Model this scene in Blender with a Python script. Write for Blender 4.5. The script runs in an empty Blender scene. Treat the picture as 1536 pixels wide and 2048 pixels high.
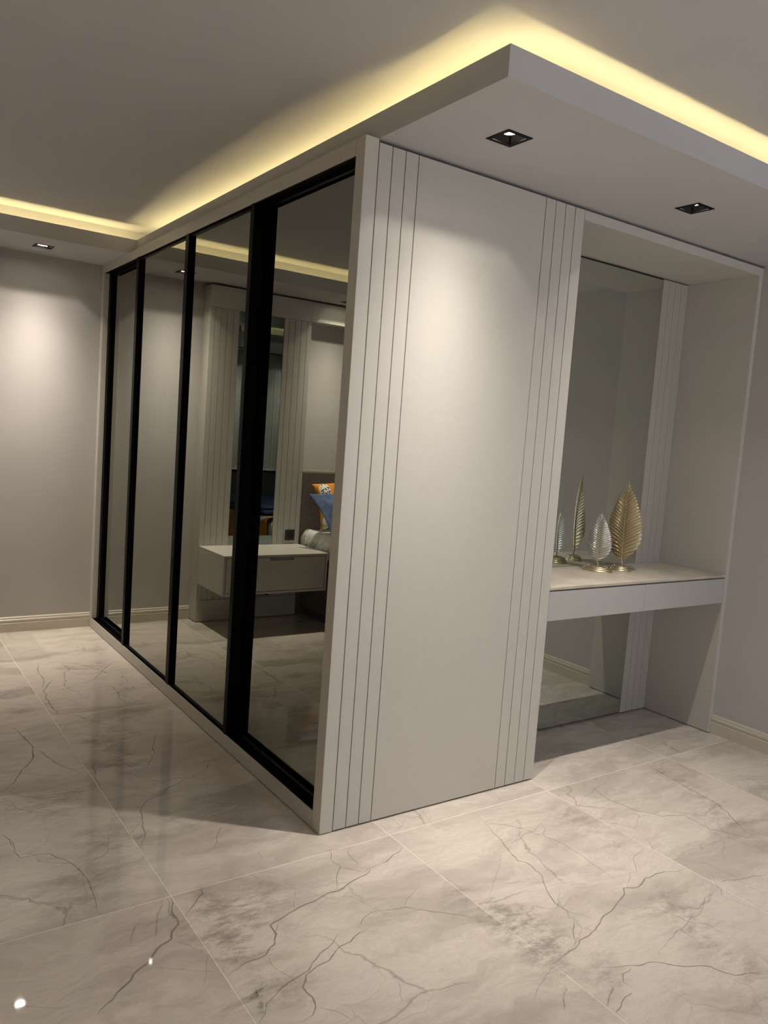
import bpy, bmesh, math, random
from mathutils import Vector, Matrix, noise

random.seed(7)
scene = bpy.context.scene
COL = scene.collection

# ------------------------------------------------------------------ camera
cam_data = bpy.data.cameras.new('camera')
cam = bpy.data.objects.new('camera', cam_data)
COL.objects.link(cam)
right = Vector((0.82367152, -0.56258516, 0.07115599))
down = Vector((0.00578902, -0.11713201, -0.99309948))
fwd = Vector((0.56703767, 0.81839968, -0.09322149))
M = Matrix((
    (right.x, -down.x, -fwd.x, -1.4133),
    (right.y, -down.y, -fwd.y, -2.2649),
    (right.z, -down.z, -fwd.z, 1.4232),
    (0, 0, 0, 1)))
cam.matrix_world = M
cam_data.sensor_fit = 'AUTO'
cam_data.sensor_width = 36.0
cam_data.lens = 1571.7525 * 36.0 / 2048.0
cam_data.shift_x = (768 - 757.2438) / 2048.0
cam_data.shift_y = -(1024 - 1019.7318) / 2048.0
cam_data.clip_start = 0.02
scene.camera = cam

# ------------------------------------------------------------------ world, exposure
world = bpy.data.worlds.new('world')
scene.world = world
world.use_nodes = True
world.node_tree.nodes['Background'].inputs[0].default_value = (0.10, 0.14, 0.24, 1)
world.node_tree.nodes['Background'].inputs[1].default_value = 0.6
scene.view_settings.view_transform = 'Standard'
scene.view_settings.look = 'None'
scene.view_settings.exposure = 0.15
scene.view_settings.gamma = 1.0
scene.view_settings.use_curve_mapping = False

# light levels
SPOT_W = 155.0            # front downlights
SPOT_BACK_W = 170.0
SPOT_REAR_W = 300.0  # fill spotlights added behind the viewer
LED_E = 34.0
FILL_W = 29.0
CUT, BEAM_N, BEAM_SPILL = 1.15, 10.0, 0.028

day = bpy.data.lights.new('cool_fill', 'AREA')
day.shape = 'RECTANGLE'
day.size, day.size_y = 1.3, 1.5
day.energy = FILL_W
day.color = (0.68, 0.80, 1.0)
fill_o = bpy.data.objects.new('cool_fill', day)
COL.objects.link(fill_o)
fill_o.location = (1.35, -4.48, 1.55)
fill_o.rotation_euler = (math.radians(90), 0, 0)      # unseen cool fill added inside the room, faces +y

# ------------------------------------------------------------------ helpers
WL = {}


def wloc(o):
    return WL.get(o.name, Vector((0, 0, 0)))


def link_mesh(name, bm, mat, parent=None, kind=None, smooth=False, origin='center', recalc=True):
    if recalc:
        bmesh.ops.recalc_face_normals(bm, faces=bm.faces)
    me = bpy.data.meshes.new(name)
    if origin == 'center':
        mn = Vector((min(v.co[i] for v in bm.verts) for i in range(3)))
        mx = Vector((max(v.co[i] for v in bm.verts) for i in range(3)))
        c = (mn + mx) / 2
    else:
        c = Vector(origin)
    for v in bm.verts:
        v.co -= c
    if smooth:
        for f in bm.faces:
            f.smooth = True
    bm.to_mesh(me)
    bm.free()
    if isinstance(mat, (list, tuple)):
        for m in mat:
            me.materials.append(m)
    else:
        me.materials.append(mat)
    o = bpy.data.objects.new(name, me)
    COL.objects.link(o)
    if parent is not None:
        o.parent = parent
        o.location = c - wloc(parent)
    else:
        o.location = c
    WL[o.name] = c
    if kind:
        o['kind'] = kind
    return o


def empty(name, loc, label, cat, group=None):
    o = bpy.data.objects.new(name, None)
    o.empty_display_size = 0.1
    COL.objects.link(o)
    o.location = loc
    WL[o.name] = Vector(loc)
    o['label'] = label
    o['category'] = cat
    if group:
        o['group'] = group
    return o


def add_box(bm, a, b, bevel=0.0, seg=1):
    x0, y0, z0 = [min(p, q) for p, q in zip(a, b)]
    x1, y1, z1 = [max(p, q) for p, q in zip(a, b)]
    vs = [bm.verts.new(p) for p in
          [(x0, y0, z0), (x1, y0, z0), (x1, y1, z0), (x0, y1, z0),
           (x0, y0, z1), (x1, y0, z1), (x1, y1, z1), (x0, y1, z1)]]
    fs = [(0, 3, 2, 1), (4, 5, 6, 7), (0, 1, 5, 4), (1, 2, 6, 5), (2, 3, 7, 6), (3, 0, 4, 7)]
    faces = [bm.faces.new([vs[i] for i in f]) for f in fs]
    if bevel > 0:
        edges = list({e for f in faces for e in f.edges})
        bmesh.ops.bevel(bm, geom=edges, offset=bevel, segments=seg, profile=0.5, affect='EDGES')


def box(name, a, b, mat, parent=None, bevel=0.0, seg=1, kind=None, smooth=False):
    bm = bmesh.new()
    add_box(bm, a, b, bevel, seg)
    return link_mesh(name, bm, mat, parent, kind, smooth)


def add_prism(bm, poly, axis, lo, hi):
    """extrude a 2-D polygon along an axis; poly is in the two remaining axes in order"""
    def p3(p, t):
        if axis == 0:
            return (t, p[0], p[1])
        if axis == 1:
            return (p[0], t, p[1])
        return (p[0], p[1], t)
    A = [bm.verts.new(p3(p, lo)) for p in poly]
    B = [bm.verts.new(p3(p, hi)) for p in poly]
    n = len(poly)
    for i in range(n):
        j = (i + 1) % n
        bm.faces.new((A[i], A[j], B[j], B[i]))
    bm.faces.new(A[::-1])
    bm.faces.new(B)


def prism(name, poly, axis, lo, hi, mat, parent=None, kind=None):
    bm = bmesh.new()
    add_prism(bm, poly, axis, lo, hi)
    return link_mesh(name, bm, mat, parent, kind)


def add_tube(bm, pts, radii, n=10):
    rings = []
    for i, p in enumerate(pts):
        p = Vector(p)
        d = (Vector(pts[min(i + 1, len(pts) - 1)]) - Vector(pts[max(i - 1, 0)])).normalized()
        a = d.orthogonal().normalized() if i == 0 else (rings_a - d * rings_a.dot(d)).normalized()
        rings_a = a
        b = d.cross(a)
        r = radii[i] if isinstance(radii, (list, tuple)) else radii
        rings.append([bm.verts.new(p + (a * math.cos(t) + b * math.sin(t)) * r)
                      for t in [2 * math.pi * k / n for k in range(n)]])
    for r0, r1 in zip(rings, rings[1:]):
        for k in range(n):
            bm.faces.new((r0[k], r0[(k + 1) % n], r1[(k + 1) % n], r1[k]))
    bm.faces.new(rings[0][::-1])
    bm.faces.new(rings[-1])


def slab_with_holes(bm, x0, x1, y0, y1, z0, z1, holes):
    xs = sorted({x0, x1} | {h[0] for h in holes} | {h[1] for h in holes})
    ys = sorted({y0, y1} | {h[2] for h in holes} | {h[3] for h in holes})

    def solid(i, j):
        if i < 0 or j < 0 or i >= len(xs) - 1 or j >= len(ys) - 1:
            return False
        cx, cy = (xs[i] + xs[i + 1]) / 2, (ys[j] + ys[j + 1]) / 2
        return not any(h[0] < cx < h[1] and h[2] < cy < h[3] for h in holes)
    V = {}

    def v(x, y, z):
        k = (x, y, z)
        if k not in V:
            V[k] = bm.verts.new(k)
        return V[k]
    for i in range(len(xs) - 1):
        for j in range(len(ys) - 1):
            if not solid(i, j):
                continue
            a, b, c, d = xs[i], xs[i + 1], ys[j], ys[j + 1]
            bm.faces.new((v(a, c, z0), v(a, d, z0), v(b, d, z0), v(b, c, z0)))
            bm.faces.new((v(a, c, z1), v(b, c, z1), v(b, d, z1), v(a, d, z1)))
            if not solid(i - 1, j):
                bm.faces.new((v(a, c, z0), v(a, c, z1), v(a, d, z1), v(a, d, z0)))
            if not solid(i + 1, j):
                bm.faces.new((v(b, c, z0), v(b, d, z0), v(b, d, z1), v(b, c, z1)))
            if not solid(i, j - 1):
                bm.faces.new((v(a, c, z0), v(b, c, z0), v(b, c, z1), v(a, c, z1)))
            if not solid(i, j + 1):
                bm.faces.new((v(a, d, z0), v(a, d, z1), v(b, d, z1), v(b, d, z0)))


# ------------------------------------------------------------------ materials
def new_mat(name):
    m = bpy.data.materials.new(name)
    m.use_nodes = True
    nt = m.node_tree
    return m, nt, nt.nodes['Principled BSDF']


def N(nt, t, **kw):
    n = nt.nodes.new(t)
    for k, v in kw.items():
        setattr(n, k, v)
    return n


def simple(name, col, rough=0.5, metal=0.0, spec=0.5, noise_amt=0.04, scale=40.0, bump=0.0, bump_scale=300.0):
    m, nt, b = new_mat(name)
    L = nt.links
    tc = N(nt, 'ShaderNodeTexCoord')
    nz = N(nt, 'ShaderNodeTexNoise')
    nz.inputs['Scale'].default_value = scale
    nz.inputs['Detail'].default_value = 4
    L.new(tc.outputs['Object'], nz.inputs['Vector'])
    ramp = N(nt, 'ShaderNodeValToRGB')
    lo = [c * (1 - noise_amt) for c in col]
    hi = [min(1, c * (1 + noise_amt)) for c in col]
    ramp.color_ramp.elements[0].color = (*lo, 1)
    ramp.color_ramp.elements[1].color = (*hi, 1)
    ramp.color_ramp.elements[0].position = 0.3
    ramp.color_ramp.elements[1].position = 0.7
    L.new(nz.outputs[0], ramp.inputs[0])
    L.new(ramp.outputs[0], b.inputs['Base Color'])
    b.inputs['Roughness'].default_value = rough
    b.inputs['Metallic'].default_value = metal
    b.inputs['Specular IOR Level'].default_value = spec
    if bump > 0:
        n2 = N(nt, 'ShaderNodeTexNoise')
        n2.inputs['Scale'].default_value = bump_scale
        n2.inputs['Detail'].default_value = 3
        L.new(tc.outputs['Object'], n2.inputs['Vector'])
        bp = N(nt, 'ShaderNodeBump')
        bp.inputs['Strength'].default_value = bump
        bp.inputs['Distance'].default_value = 0.002
        L.new(n2.outputs[0], bp.inputs['Height'])
        L.new(bp.outputs[0], b.inputs['Normal'])
    return m


def emit(name, col, strength):
    m = bpy.data.materials.new(name)
    m.use_nodes = True
    nt = m.node_tree
    nt.nodes.clear()
    e = N(nt, 'ShaderNodeEmission')
    e.inputs[0].default_value = (*col, 1)
    e.inputs[1].default_value = strength
    o = N(nt, 'ShaderNodeOutputMaterial')
    nt.links.new(e.outputs[0], o.inputs[0])
    return m


def mirror(name, col, smear=0.0):
    m, nt, b = new_mat(name)
    L = nt.links
    b.inputs['Base Color'].default_value = (*col, 1)
    b.inputs['Metallic'].default_value = 1.0
    b.inputs['Roughness'].default_value = 0.0
    if smear > 0:
        # dried wiping streaks: a faint dusty film
        tc = N(nt, 'ShaderNodeTexCoord')
        mp = N(nt, 'ShaderNodeMapping')
        mp.inputs['Scale'].default_value = (1, 14, 0.9)
        mp.inputs['Rotation'].default_value = (0.12, 0, 0)
        L.new(tc.outputs['Object'], mp.inputs[0])
        nz = N(nt, 'ShaderNodeTexNoise')
        nz.inputs['Scale'].default_value = 2.2
        nz.inputs['Detail'].default_value = 3
        L.new(mp.outputs[0], nz.inputs['Vector'])
        r = N(nt, 'ShaderNodeValToRGB')
        r.color_ramp.elements[0].position = 0.56
        r.color_ramp.elements[0].color = (0, 0, 0, 1)
        r.color_ramp.elements[1].position = 0.75
        r.color_ramp.elements[1].color = (smear, smear, smear, 1)
        L.new(nz.outputs[0], r.inputs[0])
        d = N(nt, 'ShaderNodeBsdfDiffuse')
        d.inputs[0].default_value = (0.6, 0.58, 0.54, 1)
        mx = N(nt, 'ShaderNodeMixShader')
        out = nt.nodes['Material Output']
        L.new(r.outputs[0], mx.inputs[0])
        L.new(b.outputs[0], mx.inputs[1])
        L.new(d.outputs[0], mx.inputs[2])
        L.new(mx.outputs[0], out.inputs[0])
    return m


LACQ = (0.555, 0.527, 0.472)
m_lacquer = simple('cream_lacquer', LACQ, 0.42, noise_amt=0.015, bump=0.05, bump_scale=500)
m_strip_shaded = simple('shaded_cream_lacquer', (0.46, 0.425, 0.375), 0.45, noise_amt=0.015)  # cream lacquer darkened: dimmer light at the niche back put into the colour
m_drawer = simple('grey_lacquer', (0.47, 0.45, 0.43), 0.45, noise_amt=0.015)
m_wall = simple('grey_wall_paint', (0.503, 0.478, 0.456), 0.85, noise_amt=0.03, scale=3.0, bump=0.08, bump_scale=250)
m_ceiling = simple('white_ceiling_paint', (0.525, 0.515, 0.515), 0.9, noise_amt=0.015, scale=3.0, bump=0.05, bump_scale=250)
m_base = simple('cream_baseboard_paint', (0.60, 0.55, 0.45), 0.35, noise_amt=0.02)
m_black = simple('black_aluminium', (0.004, 0.004, 0.0045), 0.40, metal=0.0, spec=0.07, noise_amt=0.2)
m_gap = simple('dark_gap', (0.012, 0.011, 0.010), 0.9)
m_carcass = simple('brown_board', (0.16, 0.13, 0.10), 0.8)
m_mirror = mirror('bronze_mirror', (0.365, 0.37, 0.325), 0.0)
m_mirror_s = mirror('bronze_mirror_streaked', (0.365, 0.37, 0.325), 0.05)
m_niche_mirror = mirror('clear_mirror', (0.64, 0.68, 0.645))
m_smoke_mirror = mirror('smoked_blue_mirror', (0.26, 0.31, 0.325))
m_lens = emit('lamp_lens', (1.0, 0.93, 0.82), 45.0)
m_led = emit('led_strip_glow', (1.0, 0.81, 0.38), LED_E)
m_reflector = simple('black_reflector', (0.09, 0.085, 0.08), 0.14, metal=1.0, noise_amt=0.1)
m_gold = simple('champagne_gold', (0.60, 0.51, 0.33), 0.30, metal=1.0, noise_amt=0.12, scale=180)
m_gold_dark = simple('dark_champagne', (0.42, 0.35, 0.22), 0.36, metal=1.0, noise_amt=0.2, scale=220)
m_silver_dark = simple('dull_silver', (0.50, 0.50, 0.50), 0.32, metal=1.0, noise_amt=0.2, scale=220)
m_gold_pale = simple('silver_gold', (0.66, 0.63, 0.56), 0.28, metal=1.0, noise_amt=0.15, scale=180)
m_fabric_brown = simple('brown_velvet', (0.15, 0.125, 0.105), 0.8, noise_amt=0.2, scale=90, bump=0.2, bump_scale=700)
m_white_satin = simple('white_satin', (0.72, 0.71, 0.68), 0.38, noise_amt=0.03, scale=8)
m_mattress = simple('grey_mattress', (0.30, 0.29, 0.27), 0.8, noise_amt=0.1)
m_blue = simple('blue_linen', (0.055, 0.095, 0.19), 0.85, noise_amt=0.25, scale=25, bump=0.3, bump_scale=600)
m_slate = simple('dark_slate_board', (0.05, 0.055, 0.055), 0.5, noise_amt=0.1)
m_socket = simple('anthracite_plastic', (0.035, 0.036, 0.036), 0.4)
m_grout = simple('pale_grout', (0.78, 0.72, 0.63), 0.6, noise_amt=0.05, scale=30)
m_added_window = simple('added_window_white', (0.7, 0.7, 0.7), 0.4)


def floral(name, flower=False):
    m, nt, b = new_mat(name)
    L = nt.links
    tc = N(nt, 'ShaderNodeTexCoord')
    vo = N(nt, 'ShaderNodeTexVoronoi')
    vo.inputs['Scale'].default_value = 6.0
    nz = N(nt, 'ShaderNodeTexNoise')
    nz.inputs['Scale'].default_value = 14.0
    mixv = N(nt, 'ShaderNodeMix', data_type='VECTOR')
    mixv.inputs[0].default_value = 0.12
    L.new(tc.outputs['Object'], nz.inputs['Vector'])
    L.new(tc.outputs['Object'], mixv.inputs[4])
    L.new(nz.outputs['Color'], mixv.inputs[5])
    L.new(mixv.outputs[1], vo.inputs['Vector'])
    r = N(nt, 'ShaderNodeValToRGB')
    e = r.color_ramp.elements
    e[0].position, e[0].color = 0.0, (0.03, 0.025, 0.02, 1)
    e[1].position, e[1].color = 0.9, (0.72, 0.26, 0.015, 1)
    for p, c in ((0.10, (0.03, 0.025, 0.02, 1)), (0.13, (0.75, 0.70, 0.60, 1)), (0.30, (0.75, 0.70, 0.60, 1)),
                 (0.34, (0.16, 0.13, 0.03, 1)), (0.40, (0.72, 0.26, 0.015, 1))):
        x = e.new(p)
        x.color = c
    L.new(vo.outputs['Distance'], r.inputs[0])
    L.new(r.outputs[0], b.inputs['Base Color'])
    b.inputs['Roughness'].default_value = 0.8
    if flower:
        # one speckled white blossom printed near the upper corner
        dist = N(nt, 'ShaderNodeVectorMath', operation='DISTANCE')
        dist.name = 'blossom'
        L.new(tc.outputs['Object'], dist.inputs[0])
        inside = N(nt, 'ShaderNodeMath', operation='LESS_THAN')
        inside.inputs[1].default_value = 0.052
        L.new(dist.outputs['Value'], inside.inputs[0])
        v2 = N(nt, 'ShaderNodeTexVoronoi')
        v2.inputs['Scale'].default_value = 55.0
        L.new(tc.outputs['Object'], v2.inputs['Vector'])
        r2 = N(nt, 'ShaderNodeValToRGB')
        r2.color_ramp.interpolation = 'CONSTANT'
        r2.color_ramp.elements[0].color = (0.02, 0.02, 0.015, 1)
        r2.color_ramp.elements[1].position = 0.38
        r2.color_ramp.elements[1].color = (0.78, 0.74, 0.66, 1)
        L.new(v2.outputs['Distance'], r2.inputs[0])
        mx = N(nt, 'ShaderNodeMix', data_type='RGBA')
        L.new(inside.outputs[0], mx.inputs[0])
        L.new(r.outputs[0], mx.inputs[6])
        L.new(r2.outputs[0], mx.inputs[7])
        L.new(mx.outputs[2], b.inputs['Base Color'])
    return m


m_floral = floral('orange_floral_cotton')
m_floral_pillow = floral('orange_floral_pillow', True)


def marble():
    m, nt, b = new_mat('cream_marble_tile')
    L = nt.links
    tc = N(nt, 'ShaderNodeTexCoord')
    oi = N(nt, 'ShaderNodeObjectInfo')
    mul = N(nt, 'ShaderNodeMath', operation='MULTIPLY')
    mul.inputs[1].default_value = 37.0
    L.new(oi.outputs['Random'], mul.inputs[0])
    comb = N(nt, 'ShaderNodeCombineXYZ')
    L.new(mul.outputs[0], comb.inputs[0])
    L.new(mul.outputs[0], comb.inputs[2])
    add = N(nt, 'ShaderNodeVectorMath', operation='ADD')
    L.new(tc.outputs['Object'], add.inputs[0])
    L.new(comb.outputs[0], add.inputs[1])

    def noise_(scale, detail, rough=0.55, vec=None, dist=0.0):
        n = N(nt, 'ShaderNodeTexNoise')
        n.inputs['Scale'].default_value = scale
        n.inputs['Detail'].default_value = detail
        n.inputs['Roughness'].default_value = rough
        n.inputs['Distortion'].default_value = dist
        L.new(vec or add.outputs[0], n.inputs['Vector'])
        return n

    def ramp(src, p0, p1, c0=(0, 0, 0, 1), c1=(1, 1, 1, 1)):
        r = N(nt, 'ShaderNodeValToRGB')
        r.color_ramp.elements[0].position = p0
        r.color_ramp.elements[0].color = c0
        r.color_ramp.elements[1].position = p1
        r.color_ramp.elements[1].color = c1
        L.new(src, r.inputs[0])
        return r

    def mix(fac, a, bcol, mode='MIX'):
        x = N(nt, 'ShaderNodeMix', data_type='RGBA', blend_type=mode)
        if isinstance(fac, float):
            x.inputs[0].default_value = fac
        else:
            L.new(fac, x.inputs[0])
        for s, i in ((a, 6), (bcol, 7)):
            if isinstance(s, tuple):
                x.inputs[i].default_value = s
            else:
                L.new(s, x.inputs[i])
        return x.outputs[2]

    # warped coordinates for the veins
    w1 = noise_(2.6, 5)
    sub = N(nt, 'ShaderNodeVectorMath', operation='SUBTRACT')
    sub.inputs[1].default_value = (0.5, 0.5, 0.5)
    L.new(w1.outputs['Color'], sub.inputs[0])
    sc = N(nt, 'ShaderNodeVectorMath', operation='SCALE')
    sc.inputs['Scale'].default_value = 0.30
    L.new(sub.outputs[0], sc.inputs[0])
    wv = N(nt, 'ShaderNodeVectorMath', operation='ADD')
    L.new(add.outputs[0], wv.inputs[0])
    L.new(sc.outputs[0], wv.inputs[1])
    # stretched coordinates for the drifting cloud bands
    mp = N(nt, 'ShaderNodeMapping')
    mp.inputs['Rotation'].default_value = (0, 0, math.radians(38))
    mp.inputs['Scale'].default_value = (1.0, 3.4, 1.0)
    L.new(wv.outputs[0], mp.inputs[0])
    cloud = noise_(1.25, 8, 0.62, mp.outputs[0], 0.4)
    c_f = ramp(cloud.outputs[0], 0.47, 0.60)
    fine = noise_(16.0, 6, 0.75, mp.outputs[0], 0.25)
    f_f = ramp(fine.outputs[0], 0.40, 0.72)
    base = mix(c_f.outputs[0], (0.67, 0.605, 0.525, 1), (0.50, 0.44, 0.38, 1))
    fm = N(nt, 'ShaderNodeMath', operation='MULTIPLY')
    fm.inputs[1].default_value = 0.36
    L.new(f_f.outputs[0], fm.inputs[0])
    base = mix(fm.outputs[0], base, (0.41, 0.355, 0.305, 1))
    # pale speckle
    sp = noise_(60.0, 3, 0.6)
    s_f = ramp(sp.outputs[0], 0.62, 0.75)
    sm = N(nt, 'ShaderNodeMath', operation='MULTIPLY')
    sm.inputs[1].default_value = 0.22
    L.new(s_f.outputs[0], sm.inputs[0])
    base = mix(sm.outputs[0], base, (0.68, 0.61, 0.52, 1))
    # fine mineral grain and pits
    gr = noise_(55.0, 8, 0.8, mp.outputs[0])
    g_f = ramp(gr.outputs[0], 0.52, 0.68)
    gm = N(nt, 'ShaderNodeMath', operation='MULTIPLY')
    gm.inputs[1].default_value = 0.34
    L.new(g_f.outputs[0], gm.inputs[0])
    base = mix(gm.outputs[0], base, (0.40, 0.345, 0.295, 1))
    # hairline veins
    for scale, width, amt, seed in ((1.7, 0.010, 0.55, 0.0), (4.0, 0.014, 0.38, 5.3)):
        off = N(nt, 'ShaderNodeVectorMath', operation='ADD')
        off.inputs[1].default_value = (seed, seed * 1.7, 0)
        L.new(wv.outputs[0], off.inputs[0])
        vo = N(nt, 'ShaderNodeTexVoronoi', feature='DISTANCE_TO_EDGE')
        vo.inputs['Scale'].default_value = scale
        L.new(off.outputs[0], vo.inputs['Vector'])
        vr = ramp(vo.outputs['Distance'], 0.0, width, (1, 1, 1, 1), (0, 0, 0, 1))
        mk = noise_(1.6, 3, 0.5, off.outputs[0])
        mr = ramp(mk.outputs[0], 0.50, 0.62)
        a = N(nt, 'ShaderNodeMath', operation='MULTIPLY')
        L.new(vr.outputs[0], a.inputs[0])
        L.new(mr.outputs[0], a.inputs[1])
        a2 = N(nt, 'ShaderNodeMath', operation='MULTIPLY')
        L.new(a.outputs[0], a2.inputs[0])
        a2.inputs[1].default_value = amt
        base = mix(a2.outputs[0], base, (0.22, 0.18, 0.15, 1))
    L.new(base, b.inputs['Base Color'])
    b.inputs['Roughness'].default_value = 0.03
    b.inputs['Specular IOR Level'].default_value = 0.45
    return m


def vein_mat(name, col, noise_scale, lo, hi):
    m, nt, b = new_mat(name)
    L = nt.links
    at = N(nt, 'ShaderNodeAttribute', attribute_name='soft')
    tc = N(nt, 'ShaderNodeTexCoord')
    nz = N(nt, 'ShaderNodeTexNoise')
    nz.inputs['Scale'].default_value = noise_scale
    nz.inputs['Detail'].default_value = 6
    nz.inputs['Roughness'].default_value = 0.75
    mpv = N(nt, 'ShaderNodeMapping')
    mpv.inputs['Rotation'].default_value = (0, 0, math.radians(38))
    mpv.inputs['Scale'].default_value = (1.0, 2.2, 1.0)
    L.new(tc.outputs['Object'], mpv.inputs[0])
    L.new(mpv.outputs[0], nz.inputs['Vector'])
    r = N(nt, 'ShaderNodeMapRange')
    r.inputs[1].default_value, r.inputs[2].default_value = 0.35, 0.65
    r.inputs[3].default_value, r.inputs[4].default_value = lo, hi
    L.new(nz.outputs[0], r.inputs[0])
    mu = N(nt, 'ShaderNodeMath', operation='MULTIPLY', use_clamp=True)
    L.new(at.outputs['Fac'], mu.inputs[0])
    L.new(r.outputs[0], mu.inputs[1])
    b.inputs['Base Color'].default_value = (*col, 1)
    b.inputs['Roughness'].default_value = 0.03
    b.inputs['Specular IOR Level'].default_value = 0.45
    tr = N(nt, 'ShaderNodeBsdfTransparent')
    mx = N(nt, 'ShaderNodeMixShader')
    L.new(mu.outputs[0], mx.inputs[0])
    L.new(tr.outputs[0], mx.inputs[1])
    L.new(b.outputs[0], mx.inputs[2])
    L.new(mx.outputs[0], nt.nodes['Material Output'].inputs[0])
    return m


m_marble = marble()
m_vein = vein_mat('marble_vein', (0.31, 0.25, 0.205), 9.0, 0.40, 1.1)
m_blotch = vein_mat('marble_cloud', (0.44, 0.38, 0.33), 7.0, -0.35, 0.85)

# ------------------------------------------------------------------ dimensions
H = 2.40            # underside of the dropped ceilings
LIP = 2.4854        # top of their edge
ZC = 2.56           # main ceiling
L_ = 3.1328         # back wall
XR = 2.3821         # right wall
XL = -4.3
YF = -4.5           # wall behind the viewer
FX, FY = 0.0531, -0.6084      # corner of the front dropped ceiling
BY = 2.59           # edge of the back dropped ceiling
TVY = -1.18

# ------------------------------------------------------------------ setting: floor with tiles
floor = box('floor', (XL - .15, YF - .15, -0.10), (XR + .15, L_ + .15, -0.0006), m_grout, kind='structure')
tx0, tpx = 0.2316, 0.8085
ty0, tpy = -0.1073, 1.6216
J = 0.0014
tile_me = None
for i in range(-6, 4):
    for j in range(-3, 3):
        x0, x1 = tx0 + i * tpx, tx0 + (i + 1) * tpx
        y0, y1 = ty0 + j * tpy, ty0 + (j + 1) * tpy
        cx0, cx1, cy0, cy1 = max(x0, XL), min(x1, XR), max(y0, YF), min(y1, L_)
        if cx1 - cx0 < 0.02 or cy1 - cy0 < 0.02:
            continue
        full = cx0 == x0 and cx1 == x1 and cy0 == y0 and cy1 == y1
        c = Vector(((cx0 + cx1) / 2, (cy0 + cy1) / 2, -0.006))
        if full and tile_me:
            o = bpy.data.objects.new('tile', tile_me)
            COL.objects.link(o)
            o.parent = floor
            o.location = c - wloc(floor)
        else:
            o = box('tile', (cx0 + J, cy0 + J, -0.012), (cx1 - J, cy1 - J, 0.0), m_marble, floor, bevel=0.0006)
            if full:
                tile_me = o.data

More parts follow.
